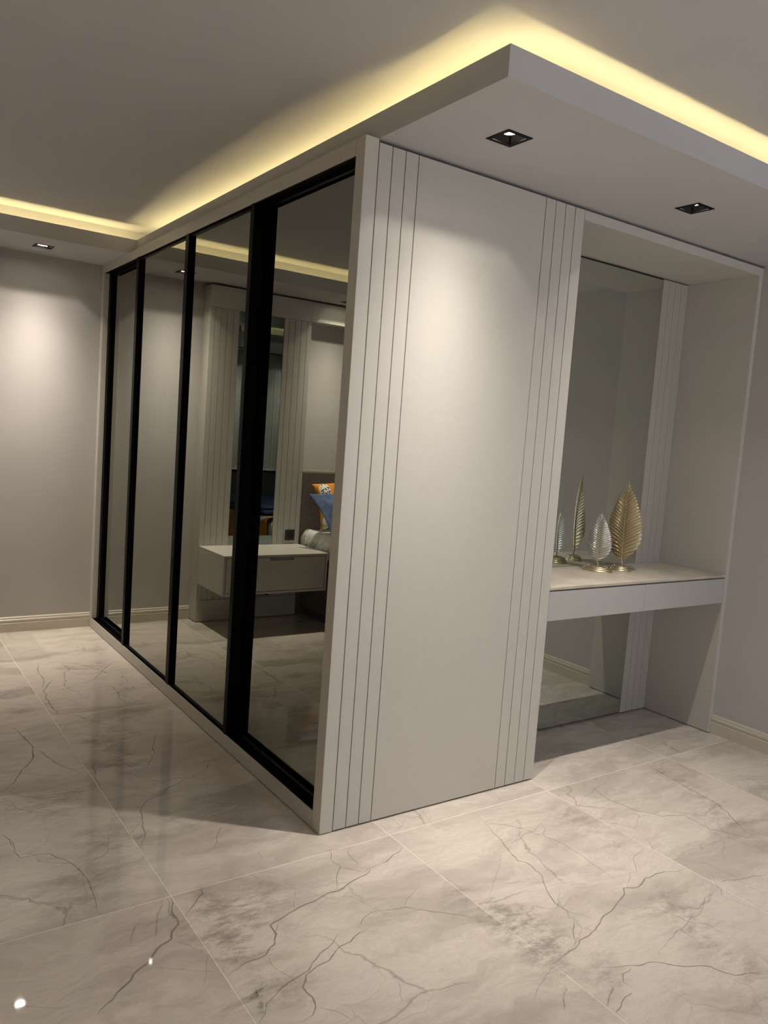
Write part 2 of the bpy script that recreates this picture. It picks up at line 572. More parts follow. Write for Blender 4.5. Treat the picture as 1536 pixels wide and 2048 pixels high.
# veins seen in the photograph, as floor positions (x, y) with a half width
VEINS = [
    (0.004, 0.8, [(-0.956, 0.496), (-0.932, 0.43), (-0.926, 0.312), (-0.897, 0.309), (-0.834, 0.285), (-0.803, 0.239), (-0.78, 0.175), (-0.77, 0.107), (-0.774, 0.02), (-0.781, -0.047), (-0.788, -0.097)]),
    (0.009, 0.9, [(-0.583, -0.109), (-0.599, -0.184), (-0.611, -0.244), (-0.636, -0.268), (-0.647, -0.299), (-0.692, -0.329), (-0.737, -0.366), (-0.777, -0.388), (-0.812, -0.421), (-0.848, -0.451), (-0.881, -0.475), (-0.894, -0.491)]),
    (0.005, 0.6, [(-0.595, -0.11), (-0.607, -0.166), (-0.611, -0.231)]),
    (0.005, 0.9, [(-0.476, -0.106), (-0.494, -0.141), (-0.535, -0.177), (-0.577, -0.223)]),
    (0.007, 0.95, [(0.088, -0.255), (0.007, -0.279), (-0.077, -0.307), (-0.147, -0.316), (-0.213, -0.34), (-0.284, -0.345), (-0.344, -0.366), (-0.381, -0.38), (-0.388, -0.42), (-0.409, -0.452), (-0.453, -0.482), (-0.511, -0.49), (-0.572, -0.516)]),
    (0.004, 0.8, [(-0.35, -0.37), (-0.369, -0.399), (-0.391, -0.419)]),
    (0.004, 0.7, [(0.061, -0.118), (-0.016, -0.105), (-0.041, -0.155), (-0.046, -0.211), (-0.086, -0.264), (-0.123, -0.306), (-0.153, -0.32)]),
    (0.004, 0.6, [(-0.046, -0.211), (0.011, -0.265), (0.072, -0.255)]),
    (0.004, 0.5, [(0.061, -0.118), (0.036, -0.141), (0.024, -0.222)]),
    (0.004, 0.8, [(-0.056, -0.465), (-0.087, -0.463), (-0.133, -0.479), (-0.152, -0.502)]),
    (0.006, 0.9, [(-0.136, -0.524), (-0.229, -0.549), (-0.292, -0.575), (-0.366, -0.602), (-0.39, -0.611), (-0.417, -0.639), (-0.415, -0.681), (-0.423, -0.721), (-0.443, -0.743), (-0.481, -0.75)]),
    (0.005, 0.8, [(-0.209, -0.497), (-0.257, -0.528), (-0.317, -0.549), (-0.358, -0.573), (-0.375, -0.597), (-0.443, -0.614), (-0.497, -0.635), (-0.53, -0.647), (-0.55, -0.674), (-0.572, -0.699)]),
    (0.003, 0.6, [(-0.463, -0.201), (-0.461, -0.223), (-0.396, -0.257)]),
    (0.003, 0.5, [(-0.725, -0.389), (-0.684, -0.423), (-0.63, -0.458), (-0.587, -0.487)]),
    (0.003, 0.5, [(-0.583, -0.411), (-0.64, -0.516)]),
    (0.003, 0.6, [(-0.423, -0.721), (-0.392, -0.753), (-0.369, -0.808)]),
    (0.003, 0.5, [(-0.45, -0.483), (-0.451, -0.545), (-0.426, -0.623)]),
    (0.003, 0.35, [(-0.777, -0.259), (-0.711, -0.306)]),
    (0.003, 0.35, [(-0.645, -0.313), (-0.611, -0.355), (-0.605, -0.393)]),
    (0.005, 0.5, [(-0.61, -0.109), (-0.647, -0.198), (-0.689, -0.289)]),
    (0.005, 0.5, [(-0.712, -0.19), (-0.747, -0.269)]),
    (0.003, 0.4, [(-1.026, -0.041), (-0.992, -0.065), (-0.966, -0.097)]),
    (0.003, 0.4, [(-1.086, -0.357), (-0.986, -0.412), (-0.886, -0.473)]),
    (0.005, 0.5, [(-0.279, 0.225), (-0.353, 0.092), (-0.358, 0.059)]),
    (0.003, 0.5, [(-0.234, 0.014), (-0.247, -0.032), (-0.257, -0.044)]),
    (0.003, 0.45, [(-0.669, 0.063), (-0.633, 0.029), (-0.575, 0.014)]),
    (0.003, 0.4, [(-0.232, -0.249), (-0.281, -0.339)]),
    (0.005, 0.9, [(0.225, -0.197), (0.204, -0.218), (0.14, -0.24), (0.091, -0.25)]),
    (0.004, 0.85, [(-0.056, -0.466), (0.017, -0.494), (0.128, -0.578), (0.167, -0.627)]),
    (0.005, 0.85, [(0.609, -0.191), (0.58, -0.292), (0.555, -0.378), (0.528, -0.462), (0.551, -0.482), (0.537, -0.549), (0.486, -0.638), (0.46, -0.695), (0.459, -0.753), (0.485, -0.781), (0.514, -0.826)]),
    (0.006, 0.95, [(1.04, -0.774), (0.987, -0.761), (0.912, -0.744), (0.848, -0.745), (0.781, -0.76), (0.728, -0.746), (0.705, -0.769), (0.613, -0.798), (0.526, -0.825), (0.46, -0.852), (0.387, -0.867), (0.318, -0.88), (0.235, -0.9)]),
    (0.004, 0.8, [(0.451, -0.771), (0.393, -0.837), (0.346, -0.87)]),
    (0.003, 0.6, [(1.021, -0.605), (0.923, -0.641), (0.853, -0.695), (0.819, -0.695), (0.74, -0.747)]),
    (0.004, 0.6, [(0.621, -0.12), (0.62, -0.207), (0.707, -0.294), (0.757, -0.412), (0.763, -0.503), (0.749, -0.607), (0.749, -0.693), (0.732, -0.743)]),
    (0.003, 0.5, [(0.555, -0.378), (0.728, -0.325), (0.807, -0.301), (0.745, -0.385), (0.725, -0.454), (0.62, -0.407)]),
    (0.005, 0.85, [(0.34, -0.971), (0.424, -1.008), (0.511, -1.044), (0.624, -1.129), (0.655, -1.179), (0.744, -1.228)]),
    (0.004, 0.75, [(0.425, -1.012), (0.399, -1.027), (0.371, -1.024), (0.349, -1.046), (0.36, -1.074)]),
    (0.004, 0.8, [(0.342, -1.08), (0.282, -1.095), (0.23, -1.112)]),
    (0.003, 0.5, [(0.509, -1.046), (0.576, -1.001), (0.698, -0.98), (0.866, -0.947), (0.926, -0.917), (1.028, -0.898)]),
    (0.004, 0.7, [(1.274, -0.931), (1.178, -0.908), (1.053, -0.882)]),
    (0.005, 0.7, [(1.249, -0.113), (1.223, -0.271), (1.237, -0.388), (1.302, -0.483), (1.397, -0.521), (1.383, -0.631), (1.438, -0.723), (1.517, -0.795)]),
    (0.007, 0.6, [(1.695, -0.104), (1.661, -0.238), (1.637, -0.406), (1.619, -0.513), (1.582, -0.593), (1.476, -0.742)]),
    (0.006, 0.7, [(0.31, -1.036), (0.259, -1.072), (0.234, -1.085)]),
    (0.005, 0.6, [(0.196, -0.973), (0.124, -1.038)]),
    (0.003, 0.4, [(0.531, -0.384), (0.415, -0.469), (0.286, -0.58)]),
    (0.003, 0.4, [(0.12, -0.423), (0.054, -0.458), (0.02, -0.484)]),
    (0.003, 0.45, [(-0.188, -0.728), (-0.204, -0.774), (-0.225, -0.814)]),
    (0.003, 0.4, [(0.074, -0.98), (0.138, -0.941), (0.219, -0.905)]),
    (0.003, 0.5, [(1.092, -0.819), (0.994, -0.937), (1.034, -1.066)]),
    (0.003, 0.5, [(0.298, 0.017), (0.307, -0.084)]),
    (0.003, 0.5, [(0.451, -0.003), (0.413, -0.167)]),
    (0.008, 0.6, [(-0.471, 2.382), (-0.5, 2.181), (-0.496, 2.08), (-0.532, 1.952), (-0.554, 1.938)]),
    (0.009, 0.7, [(-0.459, 2.078), (-0.536, 1.885), (-0.548, 1.759), (-0.543, 1.633), (-0.542, 1.524)]),
    (0.005, 0.7, [(-0.062, 2.284), (-0.146, 2.176), (-0.262, 1.987), (-0.311, 1.958), (-0.436, 1.89), (-0.542, 1.854)]),
    (0.005, 0.6, [(-0.096, 2.049), (-0.106, 1.976), (-0.126, 1.945)]),
    (0.005, 0.6, [(-0.239, 1.81), (-0.212, 1.858), (-0.201, 1.748), (-0.224, 1.646), (-0.21, 1.576), (-0.183, 1.532)]),
    (0.009, 0.8, [(-0.755, 1.46), (-0.741, 1.367), (-0.731, 1.296), (-0.716, 1.192), (-0.737, 1.109), (-0.756, 1.044), (-0.805, 0.968), (-0.843, 0.893), (-0.885, 0.824), (-0.909, 0.799)]),
    (0.007, 0.6, [(-0.716, 1.192), (-0.694, 1.074), (-0.676, 1.007), (-0.634, 0.916), (-0.607, 0.855)]),
    (0.003, 0.7, [(-0.882, 0.977), (-0.792, 0.935), (-0.66, 0.846), (-0.63, 0.845)]),
    (0.004, 0.8, [(-0.886, 0.818), (-0.858, 0.774), (-0.837, 0.734), (-0.753, 0.711), (-0.647, 0.691), (-0.58, 0.678)]),
    (0.005, 0.7, [(-0.529, 0.954), (-0.564, 0.8), (-0.574, 0.7)]),
    (0.006, 0.7, [(-0.193, 1.159), (-0.244, 1.027), (-0.296, 0.906), (-0.363, 0.789)]),
    (0.004, 0.6, [(-0.556, 0.73), (-0.501, 0.671), (-0.46, 0.633), (-0.395, 0.545), (-0.358, 0.521)]),
    (0.006, 0.7, [(-0.327, 0.608), (-0.375, 0.541), (-0.446, 0.514), (-0.488, 0.464), (-0.512, 0.386), (-0.525, 0.287), (-0.568, 0.209)]),
    (0.004, 0.6, [(-0.451, 0.788), (-0.389, 0.691), (-0.335, 0.611)]),
    (0.005, 0.7, [(-0.956, 0.493), (-0.939, 0.445), (-0.934, 0.376)]),
    (0.004, 0.5, [(-0.393, 1.48), (-0.453, 1.438), (-0.534, 1.399), (-0.576, 1.293)]),
    (0.003, 0.5, [(-0.515, 0.377), (-0.563, 0.316), (-0.593, 0.29)]),
    (0.004, 0.5, [(-0.155, 2.75), (-0.154, 2.62), (-0.186, 2.522), (-0.293, 2.428)]),
    (0.004, 0.55, [(-0.381, 0.303), (-0.297, 0.289), (-0.069, 0.34), (0.009, 0.211)]),
    (0.005, 0.6, [(-0.22, 0.714), (-0.189, 0.736), (-0.107, 0.754), (-0.145, 0.679), (-0.23, 0.63), (-0.328, 0.593), (-0.402, 0.533)]),
    (0.003, 0.5, [(-0.556, 0.735), (-0.436, 0.629), (-0.252, 0.399), (0.004, 0.228)]),
    (0.004, 0.5, [(-0.07, 0.662), (-0.018, 0.675)]),
    (0.004, 0.5, [(-0.328, 0.593), (-0.454, 0.512), (-0.526, 0.444)]),
]
BLOTCHES = [
    (0.22, 0.6, [(-0.222, -0.128), (-0.424, -0.317), (-0.563, -0.462)]),
    (0.14, 0.6, [(-0.489, -0.1), (-0.505, -0.326), (-0.528, -0.48)]),
    (0.2, 0.5, [(-0.572, -0.563), (-0.474, -0.576), (-0.487, -0.709)]),
    (0.2, 0.5, [(-0.713, 0.403), (-0.672, 0.219), (-0.61, 0.154)]),
    (0.2, 0.45, [(-0.833, 0.187), (-0.812, -0.003), (-0.79, -0.083)]),
    (0.13, 0.65, [(0.223, -0.437), (0.216, -0.617), (0.249, -0.798), (0.295, -0.911)]),
    (0.14, 0.6, [(0.292, -0.568), (0.301, -0.747), (0.303, -0.866)]),
    (0.14, 0.6, [(0.852, -0.747), (0.769, -0.94), (0.716, -1.102), (0.705, -1.195)]),
    (0.2, 0.45, [(0.19, -0.817), (0.287, -0.954), (0.388, -1.044)]),
    (0.13, 0.5, [(1.69, -0.007), (1.689, -0.309), (1.517, -0.676), (1.395, -0.863)]),
    (0.2, 0.5, [(0.645, -1.185), (0.672, -1.268)]),
    (0.2, 0.4, [(0.916, -0.195), (0.955, -0.396), (0.929, -0.625)]),
    (0.22, 0.6, [(-0.574, 1.176), (-0.411, 1.186), (-0.271, 1.247)]),
    (0.22, 0.6, [(-0.562, 0.827), (-0.432, 0.909), (-0.32, 0.902)]),
    (0.15, 0.5, [(-0.412, 2.251), (-0.247, 2.214), (-0.104, 2.3)]),
    (0.2, 0.5, [(-0.702, 1.761), (-0.618, 1.566)]),
    (0.2, 0.4, [(-0.323, 1.325), (-0.259, 1.393), (-0.115, 1.431)]),
    (0.2, 0.5, [(-0.918, 0.743), (-0.763, 0.599), (-0.626, 0.578)]),
]


def ribbon(bm, layer, pts, hw, op, z, jit):
    P = []
    for (a, b) in zip(pts, pts[1:]):
        a, b = Vector(a), Vector(b)
        n = max(1, int((b - a).length / 0.018)) if jit else 4
        for k in range(n):
            P.append(a.lerp(b, k / n))
    P.append(Vector(pts[-1]))
    if jit:
        for k in range(1, len(P) - 1):
            q = Vector((P[k].x * 22, P[k].y * 22, 3.3))
            P[k] = P[k] + Vector((noise.noise(q), noise.noise(q + Vector((9, 4, 1)))) ) * 0.012
    else:
        for _ in range(2):
            P = [P[0]] + [(P[k - 1] + P[k] * 2 + P[k + 1]) / 4 for k in range(1, len(P) - 1)] + [P[-1]]
    prev = None
    n = len(P)
    for k, p in enumerate(P):
        d = (P[min(k + 1, n - 1)] - P[max(k - 1, 0)])
        if d.length < 1e-6:
            continue
        d.normalize()
        nrm = Vector((-d.y, d.x))
        t = k / (n - 1)
        taper = min(1.0, 4 * t + 0.25, 4 * (1 - t) + 0.25)
        w = hw * taper
        if jit:
            w *= 0.75 + 0.6 * abs(noise.noise(Vector((p.x * 30, p.y * 30, 7))))
        row = []
        for s, val in ((-1, 0.0), (0, op), (1, 0.0)):
            q = p + nrm * (w * s)
            v = bm.verts.new((q.x, q.y, z))
            v[layer] = val * (taper if not jit else min(1, taper + .3))
            row.append(v)
        if prev:
            bm.faces.new((prev[0], prev[1], row[1], row[0]))
            bm.faces.new((prev[1], prev[2], row[2], row[1]))
        prev = row


def inlay(name, data, mat, z0, jit):
    bm = bmesh.new()
    layer = bm.verts.layers.float.new('soft')
    for k, (hw, op, pts) in enumerate(data):
        ribbon(bm, layer, pts, hw, op, z0 + k * 0.000006, jit)
    for f in bm.faces:
        f.normal_update()
        if f.normal.z < 0:
            f.normal_flip()
    return link_mesh(name, bm, mat, floor, kind='stuff', recalc=False)


if VEINS:
    inlay('marble_clouds', BLOTCHES, m_blotch, 0.00010, False)
    inlay('marble_veins', [(w * .62, o, p) for w, o, p in VEINS], m_vein, 0.00022, True)

# ------------------------------------------------------------------ setting: walls and ceiling
WT = 0.15
box('wall_back', (XL - WT, L_, -.1), (XR + WT, L_ + WT, ZC + .1), m_wall, kind='structure')
box('wall_right', (XR, YF, -.1), (XR + WT, L_, ZC + .1), m_wall, kind='structure')
box('wall_left', (XL - WT, YF, -.1), (XL, L_, ZC + .1), m_wall, kind='structure')
# front wall with an opening for the added window
bm = bmesh.new()
WX0, WX1, WZ0, WZ1 = 0.70, 2.00, 0.80, 2.30
add_box(bm, (XL - WT, YF - WT, -.1), (WX0, YF, ZC + .1))
add_box(bm, (WX1, YF - WT, -.1), (XR + WT, YF, ZC + .1))
add_box(bm, (WX0, YF - WT, -.1), (WX1, YF, WZ0))
add_box(bm, (WX0, YF - WT, WZ1), (WX1, YF, ZC + .1))
link_mesh('wall_front', bm, m_wall, kind='structure')
bm = bmesh.new()
for a, b in (((WX0, WZ0), (WX0 + .05, WZ1)), ((WX1 - .05, WZ0), (WX1, WZ1)),
             ((WX0 + .05, WZ0), (WX1 - .05, WZ0 + .05)), ((WX0 + .05, WZ1 - .05), (WX1 - .05, WZ1)),
             (((WX0 + WX1) / 2 - .03, WZ0 + .05), ((WX0 + WX1) / 2 + .03, WZ1 - .05))):
    add_box(bm, (a[0], YF - .13, a[1]), (b[0], YF - .08, b[1]), 0.004)
win = link_mesh('added_window', bm, m_added_window, kind='structure')  # invented window, added to go with the cool fill light
# the wall that carries the media panel opposite the bed
box('wall_partition', (XL, TVY - .16, 0), (-2.35, TVY - .03, ZC), m_wall, kind='structure')
box('ceiling', (XL - WT, YF - WT, ZC), (XR + WT, L_ + WT, ZC + .12), m_ceiling, kind='structure')

HOLE = 0.0515
SPOTS_FRONT = [(0.350, -0.303), (1.352, -0.299)]
SPOTS_BACK = [(-0.418, 2.852), (-1.625, 2.85), (-2.83, 2.85)]
SPOTS_TV = [(-3.40, -0.93), (-2.65, -0.93)]
SPOTS_REAR = [(-1.9, -3.55), (-0.55, -3.55), (0.8, -3.55), (1.9, -3.55)]  # unseen, added to lift the light on the foreground


def holes(ps):
    return [(x - HOLE, x + HOLE, y - HOLE, y + HOLE) for x, y in ps]


def drop(name, x0, x1, y0, y1, hs):
    bm = bmesh.new()
    slab_with_holes(bm, x0, x1, y0, y1, H, H + .012, holes(hs))
    return bm


LT = 0.012
# front dropped ceiling above the wardrobe and niche
bm = drop('t', FX, XR, FY, L_, SPOTS_FRONT)
add_box(bm, (FX, FY, H + .012), (XR, FY + LT, LIP))
add_box(bm, (FX, FY + LT, H + .012), (FX + LT, BY, LIP))
t1 = link_mesh('trim_1', bm, m_ceiling, kind='structure')
# back dropped ceiling
bm = drop('t', XL, FX, BY, L_, SPOTS_BACK)
add_box(bm, (XL, BY, H + .012), (FX + LT, BY + LT, LIP))
t2 = link_mesh('trim_2', bm, m_ceiling, kind='structure')
# inner faces of the light coves
bm = bmesh.new()
add_box(bm, (FX + .24, FY + .18, H + .012), (XR, FY + .192, ZC))
add_box(bm, (FX + .24, FY + .192, H + .012), (FX + .252, 2.732, ZC))
link_mesh('trim_3', bm, m_ceiling, kind='structure')
box('trim_4', (XL, 2.72, H + .012), (FX + .24, 2.732, ZC), m_ceiling, kind='structure')
# dropped ceiling along the media wall
bm = drop('t', XL, -2.30, TVY - .03, 0.06, SPOTS_TV)
add_box(bm, (XL, 0.06 - LT, H + .012), (-2.30, 0.06, LIP))
add_box(bm, (-2.30 - LT, TVY - .03, H + .012), (-2.30, 0.06 - LT, LIP))
t5 = link_mesh('trim_5', bm, m_ceiling, kind='structure')
box('trim_6', (XL, -0.152, H + .012), (-2.31, -0.14, ZC), m_ceiling, kind='structure')
# dropped ceiling at the rear
bm = drop('t', XL, XR, YF, -3.0, SPOTS_REAR)
add_box(bm, (XL, -3.0 - LT, H + .012), (XR, -3.0, LIP))
t7 = link_mesh('trim_7', bm, m_ceiling, kind='structure')


def led(pts, parent, w=0.010):
    """flexible light strip lying in a cove, emitting upwards"""
    bm = bmesh.new()
    P = [Vector(p) for p in pts]
    rows = []
    for k, p in enumerate(P):
        d = (P[min(k + 1, len(P) - 1)] - P[max(k - 1, 0)]).normalized()
        n = Vector((-d.y, d.x, 0)) * (w / 2)
        rows.append([bm.verts.new(p - n), bm.verts.new(p + n)])
    for a, b in zip(rows, rows[1:]):
        f = bm.faces.new((a[0], b[0], b[1], a[1]))
        f.normal_update()
        if f.normal.z < 0:
            f.normal_flip()
    return link_mesh('led_strip', bm, m_led, parent, recalc=False)


ZL = 2.425
led([(XR - .02, FY + .036, ZL), (FX + .09, FY + .036, ZL)], t1)
led([(FX + .075, FY + .07, ZL), (FX + .075, -.25, ZL), (FX + .11, -.02, ZL), (FX + .150, .35, ZL), (FX + .155, 1.0, ZL),
     (FX + .145, 1.6, ZL), (FX + .11, 2.15, ZL), (FX + .09, 2.55, ZL)], t1)
led([(FX - .01, BY + .060, ZL), (XL + .02, BY + .060, ZL)], t2)
led([(-2.36, 0.06 - .06, ZL), (XL + .02, 0.06 - .06, ZL)], t5)
led([(XR - .02, -3.0 - .05, ZL), (XL + .02, -3.0 - .05, ZL)], t7)

# baseboards with a stepped moulding
PROF = [(0, 0.0), (0.016, 0.0), (0.016, 0.058), (0.012, 0.061), (0.012, 0.066), (0.015, 0.069), (0.015, 0.079),
        (0.010, 0.083), (0.010, 0.089), (0.007, 0.095), (0.003, 0.098), (0, 0.098)]
prism('baseboard_back', [(L_ - a, b) for a, b in PROF], 0, -0.664, -0.0008, m_base, kind='structure')
prism('baseboard_right', [(XR - a, b) for a, b in PROF], 1, YF, -0.001, m_base, kind='structure')
prism('baseboard_left', [(XL + a, b) for a, b in PROF], 1, YF + .02, L_ - .02, m_base, kind='structure')
prism('baseboard_front', [(YF + a, b) for a, b in PROF], 0, XL + .02, XR - .02, m_base, kind='structure')

# ------------------------------------------------------------------ downlights
def beam_profile(li):
    """narrow beam with a weak spill that the square reflector cuts off along straight lines"""
    li.use_nodes = True
    nt = li.node_tree
    L = nt.links
    em = [n for n in nt.nodes if n.type == 'EMISSION'][0]
    tc = N(nt, 'ShaderNodeTexCoord')
    sx = N(nt, 'ShaderNodeSeparateXYZ')
    L.new(tc.outputs['Normal'], sx.inputs[0])

    def m(op, a, b=None):
        n = N(nt, 'ShaderNodeMath', operation=op)
        for i, v in enumerate((a, b)):
            if v is None:
                continue
            if isinstance(v, (int, float)):
                n.inputs[i].default_value = v
            else:
                L.new(v, n.inputs[i])
        return n.outputs[0]
    z = m('ABSOLUTE', sx.outputs[2])
    r = m('DIVIDE', m('MAXIMUM', m('ABSOLUTE', sx.outputs[0]), m('ABSOLUTE', sx.outputs[1])), m('MAXIMUM', z, 0.001))
    mr = N(nt, 'ShaderNodeMapRange', interpolation_type='SMOOTHSTEP')
    mr.inputs[1].default_value, mr.inputs[2].default_value = CUT + .14, CUT - .14
    mr.inputs[3].default_value, mr.inputs[4].default_value = 0.0, 1.0
    L.new(r, mr.inputs[0])
    beam = m('ADD', m('POWER', z, BEAM_N), BEAM_SPILL)
    L.new(m('MULTIPLY', beam, mr.outputs[0]), em.inputs['Strength'])


def downlight(x, y, label, watts, color, group=None, depth=0.0165, lens=0.0225):
    t = empty('ceiling_spotlight', (x, y, H), label, 'ceiling light', group)
    # bezel: thin flat square frame under the ceiling
    bm = bmesh.new()
    o_, i_, = HOLE, 0.0385
    slab_with_holes(bm, x - o_ - .0015, x + o_ + .0015, y - o_ - .0015, y + o_ + .0015, H - .0025, H - .0003,
                    [(x - i_, x + i_, y - i_, y + i_)])
    link_mesh('bezel', bm, m_black, t)
    # black pyramid reflector
    bm = bmesh.new()
    zt = H + depth
    rings = []
    for r, z in ((i_, H - .0003), (i_ - .0005, H + .002), (lens + .002, zt)):
        rings.append([bm.verts.new((x + sx * r, y + sy * r, z)) for sx, sy in ((-1, -1), (1, -1), (1, 1), (-1, 1))])
    for a, b in zip(rings, rings[1:]):
        for k in range(4):
            bm.faces.new((a[k], a[(k + 1) % 4], b[(k + 1) % 4], b[k]))
    link_mesh('reflector', bm, m_reflector, t)
    # lamp lens
    bm = bmesh.new()
    bmesh.ops.create_circle(bm, cap_ends=True, segments=24, radius=lens,
                            matrix=Matrix.Translation((x, y, zt + .001)))
    bmesh.ops.create_cone(bm, cap_ends=False, segments=24, radius1=lens, radius2=lens + .0005, depth=0.004,
                          matrix=Matrix.Translation((x, y, zt + .0035)))
    link_mesh('lamp', bm, m_lens, t)
    box('housing', (x - .040, y - .040, zt + .006), (x + .040, y + .040, zt + .02), m_black, t)
    li = bpy.data.lights.new('spot_lamp', 'SPOT')
    li.energy = watts
    li.color = color
    li.spot_size = math.radians(150)
    li.spot_blend = 0.3
    beam_profile(li)
    li.shadow_soft_size = 0.012
    lo = bpy.data.objects.new('spot_lamp', li)
    COL.objects.link(lo)
    lo.parent = t
    lo.location = (0, 0, zt - H - 0.002)
    return t


WARM = (1.0, 0.91, 0.79)
NEUT = (1.0, 0.93, 0.84)
downlight(*SPOTS_FRONT[0], 'square black recessed spotlight above the tall cream panel', SPOT_W, NEUT)
downlight(*SPOTS_FRONT[1], 'square black recessed spotlight above the dressing table niche', SPOT_W * .72, (1.0, 0.93, 0.85))
downlight(*SPOTS_BACK[0], 'square black recessed spotlight by the bare grey back wall', SPOT_BACK_W, WARM, None, .0065, .029)
downlight(*SPOTS_BACK[1], 'square black recessed spotlight above the bed, seen in the mirror', SPOT_BACK_W, WARM, None, .0065, .029)
downlight(*SPOTS_BACK[2], 'square black recessed spotlight above the far half of the bed', SPOT_BACK_W, WARM, None, .0065, .029)
downlight(*SPOTS_TV[0], 'square black recessed spotlight by the grooved panel opposite the bed', SPOT_BACK_W * 1.2, WARM)
downlight(*SPOTS_TV[1], 'added square black fill spotlight near the end of the wall opposite the bed', SPOT_BACK_W * 1.2, WARM)  # unseen second spotlight, added to raise the ambient light
for k, (p, w) in enumerate(zip(SPOTS_REAR, ('farthest left', 'second from the left', 'third from the left', 'by the added window'))):
    downlight(*p, 'added square black fill spotlight behind the viewer, ' + w, SPOT_REAR_W, NEUT,
              'added spotlights behind the viewer')

# ------------------------------------------------------------------ wardrobe
W = empty('wardrobe', (0.5, 1.5, 0), 'long cream sliding wardrobe with bronze mirror doors in black frames', 'wardrobe')
S = 0.0551
G = 0.0015
PW0 = 0.8413
P_END = PW0 + 4 * S
box('carcass', (0.125, 0.03, 0.008), (P_END - .002, L_ - .002, 2.386), m_carcass, W)
box('backing_panel', (0.058, 0.0185, 0.010), (P_END - .004, 0.029, 2.386), m_gap, W)
box('corner_post', (0, 0, 0.003), (S - G, S, H - .001), m_lacquer, W, 0.0012)
for k in range(1, 4):
    box('strip', (k * S + G, 0, 0.006), ((k + 1) * S - G, 0.018, 2.388), m_lacquer, W, 0.0008)
box('side_panel', (4 * S + G, 0, 0.006), (PW0 - G, 0.018, 2.388), m_lacquer, W, 0.0008)
for k in range(3):
    box('strip', (PW0 + k * S + G, 0, 0.006), (PW0 + (k + 1) * S - G, 0.018, 2.388), m_lacquer, W, 0.0008)
box('strip', (PW0 + 3 * S + G, 0, 0.006), (P_END, 0.018, 2.388), m_lacquer, W, 0.0008)
box('end_panel', (P_END - .018, 0.0185, 0.006), (P_END, 0.40, 2.388), m_lacquer, W, 0.0006)
Z0, Z1 = 0.066, 2.346
YD0, YD1 = S, 3.0755
box('plinth', (0, S + G, 0.004), (0.005, L_ - .001, Z0), m_lacquer, W, 0.0006)
box('top_board', (0, S + G, Z1), (0.006, L_ - .001, H - .001), m_lacquer, W, 0.0006)
box('end_stile', (0, YD1, Z0 + .0003), (0.034, L_ - .001, Z1 - .0003), m_lacquer, W, 0.0006)
bm = bmesh.new()
add_box(bm, (0.0055, S + .001, 0.02), (0.118, YD1 + .04, 0.048))
for x in (0.006, 0.046, 0.052, 0.090):
    add_box(bm, (x, S + .001, 0.048), (x + .0035, YD1 - .001, Z0 - .001))
link_mesh('bottom_track', bm, m_black, W)
bm = bmesh.new()
add_box(bm, (0.0065, S + .001, 2.352), (0.118, YD1 + .04, 2.386))
for x in (0.007, 0.048, 0.092):
    add_box(bm, (x, S + .001, Z1 - .002), (x + .003, YD1 - .001, 2.352))
link_mesh('top_track', bm, m_black, W)
box('side_liner', (0.0345, YD1 + .0005, Z0), (0.118, YD1 + .006, Z1), m_black, W)
box('side_liner', (0.006, S + .0005, Z0), (0.118, S + .004, Z1), m_black, W)


def stile_poly(x0, x1, y0, y1, ribs, side):
    """cross section of a ribbed aluminium profile; ribs cut into the side that faces the room"""
    front = []
    n = ribs
    yy = y0 if side < 0 else y1
    s = 1 if side < 0 else -1
    pts = []
    for k in range(n):
        a = x0 + (x1 - x0) * k / n
        b = x0 + (x1 - x0) * (k + 1) / n
        pts += [(a, yy), (a + (b - a) * .62, yy), (a + (b - a) * .66, yy + s * .0022), (a + (b - a) * .96, yy + s * .0022)]
    pts.append((x1, yy))
    oy = y1 if side < 0 else y0
    return pts + [(x1, oy), (x0, oy)]


def sliding_door(y0, y1, xg, stiles, mat, xf):
    """stiles: list of (y0, y1, x0, x1, ribs)"""
    # the door is its backing board; mirror, rails and stiles are its pieces
    d = box('sliding_door', (xg + .0045, y0 + .006, Z0 + .004), (xg + .008, y1 - .006, Z1 - .006), m_black, W)
    for za, zb in ((Z0 + .002, Z0 + .010), (Z1 - .013, Z1 - .004)):
        box('door_rail', (xg - .007, y0 + .004, za), (xg + .004, y1 - .004, zb), m_black, d, .001)
    box('mirror_pane', (xg, y0 + .004, Z0 + .010), (xg + .004, y1 - .004, Z1 - .013), mat, d)
    for a, b, p, q, r in stiles:
        o = prism('door_stile', stile_poly(p, q, a, b, r, -1), 2, Z0 - .004, Z1 + .001, m_black, d)
    return d


sliding_door(2.385, 3.074, 0.055, [(3.040, 3.073, 0.036, 0.075, 2)], m_mirror, .05)
sliding_door(1.577, 2.400, 0.020, [(2.360, 2.400, 0.001, 0.045, 2), (1.577, 1.620, 0.001, 0.045, 3)], m_mirror_s, .0)
sliding_door(0.835, 1.575, 0.020, [(0.835, 0.868, 0.001, 0.0455, 4)], m_mirror, .0)
sliding_door(0.061, 0.890, 0.055, [(0.838, 0.885, 0.0465, 0.085, 3)], m_mirror, .05)

